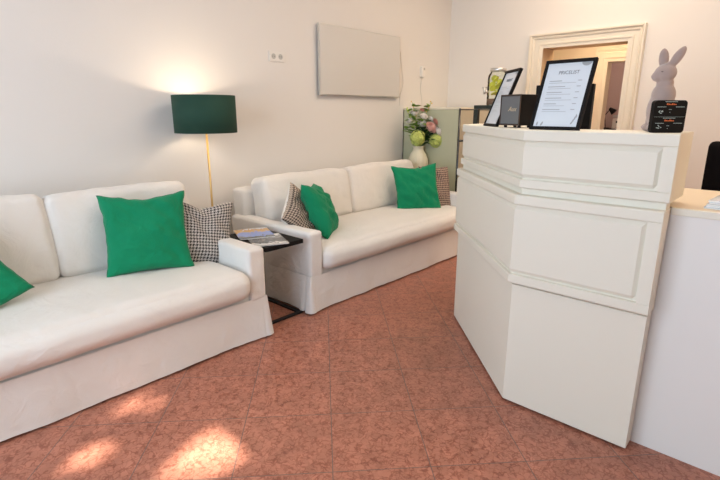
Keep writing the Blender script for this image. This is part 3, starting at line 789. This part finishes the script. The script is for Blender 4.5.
# ------------------------------------------------------------------ things on the desk
DT = 1.279
def text_mesh(body, size, m, loc, parent, shear=0, name='lettering', align='CENTER', th=.0003, rot=(PI/2, 0, 0), sx=1):
    cu = bpy.data.curves.new('txt', 'FONT'); cu.body = body; cu.size = size; cu.align_x = align; cu.align_y = 'CENTER'; cu.extrude = th; cu.shear = shear
    tmp = bpy.data.objects.new('txt', cu); COL.objects.link(tmp)
    dg = bpy.context.evaluated_depsgraph_get(); me = bpy.data.meshes.new_from_object(tmp.evaluated_get(dg))
    bpy.data.objects.remove(tmp); bpy.data.curves.remove(cu)
    me.materials.clear(); me.materials.append(m)
    o = bpy.data.objects.new(name, me); COL.objects.link(o); o.parent = parent; o.location = loc; o.rotation_euler = rot; o.scale = (sx, 1, 1)
    return o
def lean_frame(label, c, yaw, tilt, w_, h_, title, seed, group):
    """local: x = viewer's right, y = away, z = up along the frame"""
    t = thing('picture_frame', label, 'picture frame', (c[0], c[1], DT), 0, group)
    n = Vector((math.cos(yaw), math.sin(yaw), 0)); rt = Vector((0, 0, 1)).cross(n)
    M = Matrix((rt, -n, Vector((0, 0, 1)))).transposed().to_4x4() @ Matrix.Rotation(-tilt, 4, 'X')
    t.matrix_world = Matrix.Translation((c[0], c[1], DT+.002)) @ M
    b_ = .014; fr = B()
    box(fr, -w_/2, w_/2, 0, .016, 0, b_, .002); box(fr, -w_/2, w_/2, 0, .016, h_-b_, h_, .002)
    box(fr, -w_/2, -w_/2+b_, 0, .016, b_, h_-b_, .002); box(fr, w_/2-b_, w_/2, 0, .016, b_, h_-b_, .002)
    obj('frame', fr, BLACK, t)
    pg = obj('sheet', box(B(), -w_/2+b_-.001, w_/2-b_+.001, .005, .010, b_-.001, h_-b_+.001), PAPER, t)
    obj('easel_strut', box(B(), -.02, .02, .018, .023, .0, h_*.62, 0, Matrix.Translation((0, 0, .004)) @ Matrix.Rotation(.0, 4, 'X')), BLACK, t)
    text_mesh(title, .021, INK, (.004, .0045, h_-b_-.042), pg, sx=.95)
    rnd = random.Random(seed)
    ln = B(); z = h_-b_-.078; iw = w_/2-b_-.022
    rows = 6
    for k in range(rows):
        box(ln, -iw, -iw+rnd.uniform(.05, .08), .0042, .0049, z, z+.0028); box(ln, iw-.02, iw-.004, .0042, .0049, z, z+.0028)
        box(ln, -iw, -iw+rnd.uniform(.09, .12), .0042, .0049, z-.008, z-.0068); z -= .0245
    obj('printed_lines', ln, INKL, pg)
    lf = B()
    def leaf(x, z_, a, l, wd):
        vs = []
        for s_, o_ in ((0, 0), (.3, .5), (.7, .4), (1, 0), (.7, -.4), (.3, -.5)):
            vs.append(lf.verts.new((x + math.sin(a)*l*s_ + math.cos(a)*wd*o_, .0046, z_ + math.cos(a)*l*s_ - math.sin(a)*wd*o_)))
        lf.faces.new(vs)
    leaf(-w_/2+b_+.014, b_+.002, .1, .02, .008); leaf(-w_/2+b_+.032, b_+.002, .35, .022, .009)
    for k in range(4): leaf(w_/2-b_-.028+k*.006, b_+.01+k*.009, .5-.2*k, .018, .007)
    obj('leaf_print', lf, INKL, pg)
    ar = B(); vs = [ar.verts.new((w_/2-b_-.045, .0046, h_-b_))]
    for k in range(9):
        a = PI + PI*k/8; vs.append(ar.verts.new((w_/2-b_-.024+.021*math.cos(a), .0046, h_-b_+.017*math.sin(a))))
    vs = vs[1:]; bmesh.ops.delete(ar, geom=[v for v in ar.verts if v not in vs], context='VERTS'); ar.faces.new(vs)
    obj('corner_print', ar, INKL, pg)
    return t
lean_frame('black framed pricelist leaning back beside the speaker, nearest on the desk', (2.040, .783), R_(175), R_(20), .213, .300, 'PRICELIST', 1, None)
lean_frame('black framed sheet half hidden behind the little speaker', (2.365, 1.242), R_(135), R_(20.5), .213, .300, 'PRICELIST', 2, None)

t = thing('speaker_box', 'small black cube loudspeaker with a grey cloth front between the two frames', 'speaker', (2.206, 1.004, DT), R_(42-90))
# local: x = viewer's right along the side..., front face points to local -x'
SW, SD, SH = .128, .112, .152
# corner nearest the viewer sits at the origin; the cloth front runs along +y, the black side along +x
bb = box(B(), 0, SD, 0, SW, .010, SH, .004); obj('cabinet', bb, BLACK, t)
t.rotation_euler = (0, 0, R_(-20))
obj('grille', box(B(), -.002, .002, .006, SW-.006, .018, SH-.008), GRILLE, t)
fr = B(); box(fr, -.004, 0, 0, SW, .010, .016); box(fr, -.004, 0, 0, SW, SH-.006, SH); box(fr, -.004, 0, 0, .005, .010, SH); box(fr, -.004, 0, SW-.005, SW, .010, SH)
obj('trim', fr, mat('dark_brown_trim', (.06, .035, .025), .4), t)
text_mesh('Aux', .030, GOLD, (-.0035, .050, .085), t, shear=.4, rot=(PI/2, 0, -PI/2), name='logo', th=.001)
for a in (.02, SD-.03):
    for b_ in (.02, SW-.02): obj('foot', cyl(B(), (a, b_, 0), (a, b_, .010), .008), BLACK, t)

# monitor standing on the worktop behind
t = thing('monitor', 'black monitor behind the pricelist frame, only its edges in view', 'monitor', (2.50, .918, 1.009), R_(4))
obj('screen', box(B(), -.02, .02, -.135, .135, .16, .472, .004), BLACK, t)
obj('stand', box(B(), .0, .03, -.03, .03, .01, .25, .003), BLACKM, t)
obj('base', box(B(), -.09, .09, -.11, .11, 0, .012, .003), BLACKM, t)

# rabbit figurine (one sculpted body)
def remesh_obj(bm, name, m, parent, vox=.003, sm=6):
    o = obj(name, bm, m, None, True)
    md = o.modifiers.new('r', 'REMESH'); md.mode = 'VOXEL'; md.voxel_size = vox
    ms = o.modifiers.new('s', 'SMOOTH'); ms.iterations = sm; ms.factor = .6
    dg = bpy.context.evaluated_depsgraph_get(); me = bpy.data.meshes.new_from_object(o.evaluated_get(dg))
    o.modifiers.clear(); o.data = me
    for p in me.polygons: p.use_smooth = True
    if parent is not None: o.parent = parent
    return o
rb = B()
def E(x, y, z, a, b_, c_, ax=None, an=0):
    ell(rb, (x, y, z), (a, b_, c_), Matrix.Rotation(an, 3, ax) if ax else None)
E(.0, 0, .075, .046, .044, .072); E(.002, 0, .125, .040, .038, .045); E(.018, 0, .045, .050, .050, .046)      # body, haunch
E(.002, 0, .165, .028, .027, .025)                                                                     # neck
E(-.002, 0, .200, .037, .032, .031); E(-.026, 0, .190, .020, .019, .019); E(-.040, 0, .189, .008, .009, .008) # head, muzzle
E(-.004, .018, .190, .022, .014, .019); E(-.004, -.018, .190, .022, .014, .019)                          # cheeks
E(-.026, -.022, .014, .022, .014, .014); E(-.026, .022, .014, .022, .014, .014)                          # fore paws
E(-.026, -.018, .055, .012, .012, .045, 'Y', .12); E(-.026, .018, .055, .012, .012, .045, 'Y', .12)        # fore legs
E(-.006, -.040, .016, .040, .015, .016); E(-.006, .040, .016, .040, .015, .016)                          # hind feet
E(.014, -.034, .045, .034, .020, .040); E(.014, .034, .045, .034, .020, .040)                            # thighs
E(.062, 0, .035, .018, .018, .018)                                                                     # tail
E(-.010, .013, .248, .0175, .010, .036, 'Y', -.12)                                                       # ear far
E(.025, -.012, .250, .0165, .010, .042, 'Y', .56)                                                       # ear near
E(.006, -.010, .222, .016, .010, .016)
t = thing('rabbit_figurine', 'mauve sitting rabbit figurine with upright ears at the right end of the desk', 'figurine', (2.128, .422, DT), R_(-47.6 - 14))
t.scale = (1.0, 1.12, 1.05)
remesh_obj(rb, 'body', RABBIT, t, .0028, 5)
for sy in (-1, 1):
    obj('eye', ell(B(), (-.022, sy*.0265, .203), (.004, .002, .0018), sub=2), mat('eye_crease', (.16, .11, .10), .8), t, True)

# small black sign with two stacked halves (codes left out)
t = thing('counter_sign', 'small black rounded sign with two printed halves in front of the rabbit', 'sign', (2.045, .380, DT), R_(-47.6 + 2))
SWd, SHt = .118, .112
def rrect(bm, x0, x1, z0, z1, r, y0, y1):
    pts = []
    for cx, cz, a0 in ((x1-r, z1-r, 0), (x0+r, z1-r, PI/2), (x0+r, z0+r, PI), (x1-r, z0+r, 1.5*PI)):
        for k in range(7):
            a = a0+PI/2*k/6; pts.append((cx+r*math.cos(a), cz+r*math.sin(a)))
    A_ = [bm.verts.new((x, y0, z)) for x, z in pts]; C_ = [bm.verts.new((x, y1, z)) for x, z in pts]
    bm.faces.new(A_); bm.faces.new(C_[::-1])
    for i in range(len(pts)): bm.faces.new((A_[i], A_[(i+1) % len(pts)], C_[(i+1) % len(pts)], C_[i]))
    bmesh.ops.recalc_face_normals(bm, faces=bm.faces[:])
    return bm
h1 = obj('board', rrect(B(), -SWd/2, SWd/2, 0, SHt, .012, -.010, .010), BLACK, t)
obj('divider', box(B(), -SWd/2+.004, SWd/2-.004, -.0106, -.0101, SHt*.49, SHt*.495), TEAL, h1)
pr = B(); po_ = B(); rnd = random.Random(5)
for z0 in (SHt*.50, 0):
    for k in range(9): box(pr, -.022+k*.005, -.022+k*.005+.0035, -.0106, -.0101, z0+.050, z0+.052)
    for k in range(6): box(po_, -.016+k*.006, -.016+k*.006+.0045, -.0106, -.0101, z0+.040, z0+.0455 - (k % 3)*.0012)
    for sx in (-.048, .018):
        for k in range(8): box(pr, sx+k*.004, sx+k*.004+.003, -.0106, -.0101, z0+.0325, z0+.0342)
    for k in range(9):
        a = rnd.uniform(0, 2*PI); r_ = rnd.uniform(.002, .0075)
        cx, cz = -.034+r_*math.cos(a)*1.2, z0+.019+r_*math.sin(a)
        box(pr, cx-.002, cx+.002, -.0106, -.0101, cz-.0012, cz+.0012)
    box(pr, -.006, .004, -.0106, -.0101, z0+.024, z0+.0252); box(pr, -.002, .000, -.0106, -.0101, z0+.014, z0+.016)
obj('pale_print', pr, TEAL, h1); obj('orange_print', po_, ORANGE, h1)

# ------------------------------------------------------------------ brochures on the low counter, office chair
for k in range(5):
    t = thing('brochure', ['white brochure lying at the bottom of the pile on the low counter', 'second brochure from the bottom of the counter pile',
              'middle brochure of the pile on the low counter', 'second brochure from the top of the counter pile', 'topmost white brochure of the pile on the low counter'][k],
              'brochure', (2.225 + .004*(k % 2), .155 - .003*k, 1.009 + k*.0062), R_([-4, -2, -3, -1, -5][k]), 'brochures on the low counter')
    obj('cover', box(B(), -.10, .10, -.075, .075, .0048, .006, .0003), PAPER if k != 2 else GREYP, t)
    obj('pages', box(B(), -.098, .098, -.073, .073, 0, .0048), PLAST, t)

t = thing('office_chair', 'black upholstered office chair behind the low counter', 'chair', (3.35, .135, 0), R_(10))
def bk(q, u):
    q.x += .05*(u.y**2); return q
obj('backrest', softbox(B(), (.0, 0, .935), (.07, .52, .52), .033, (.01, 0, .0), .002, 4, 20, fn=bk), CHAIR, t, True)
obj('seat', softbox(B(), (.28, 0, .60), (.50, .50, .09), .04, (0, 0, .012), .002, 4, 16), CHAIR, t, True)
obj('spine', box(B(), .03, .07, -.03, .03, .56, .80, .004), BLACKM, t)
obj('column', cyl(B(), (.28, 0, .08), (.28, 0, .56), .025), BLACKM, t, True)
for k in range(5):
    a = k*2*PI/5; ex, ey = .28+.28*math.cos(a), .28*math.sin(a)
    l = obj('leg', cyl(B(), (.28, 0, .10), (ex, ey, .07), .022, .015), BLACKM, t)
    obj('caster', cyl(B(), (ex, ey-.012, .028), (ex, ey+.012, .028), .028), BLACK, l)
for s_ in (-.29, .29):
    obj('armrest', tube(B(), [(.12, s_*.8, .58), (.12, s_, .62), (.10, s_, .78), (.36, s_, .79)], .014), BLACKM, t, True)
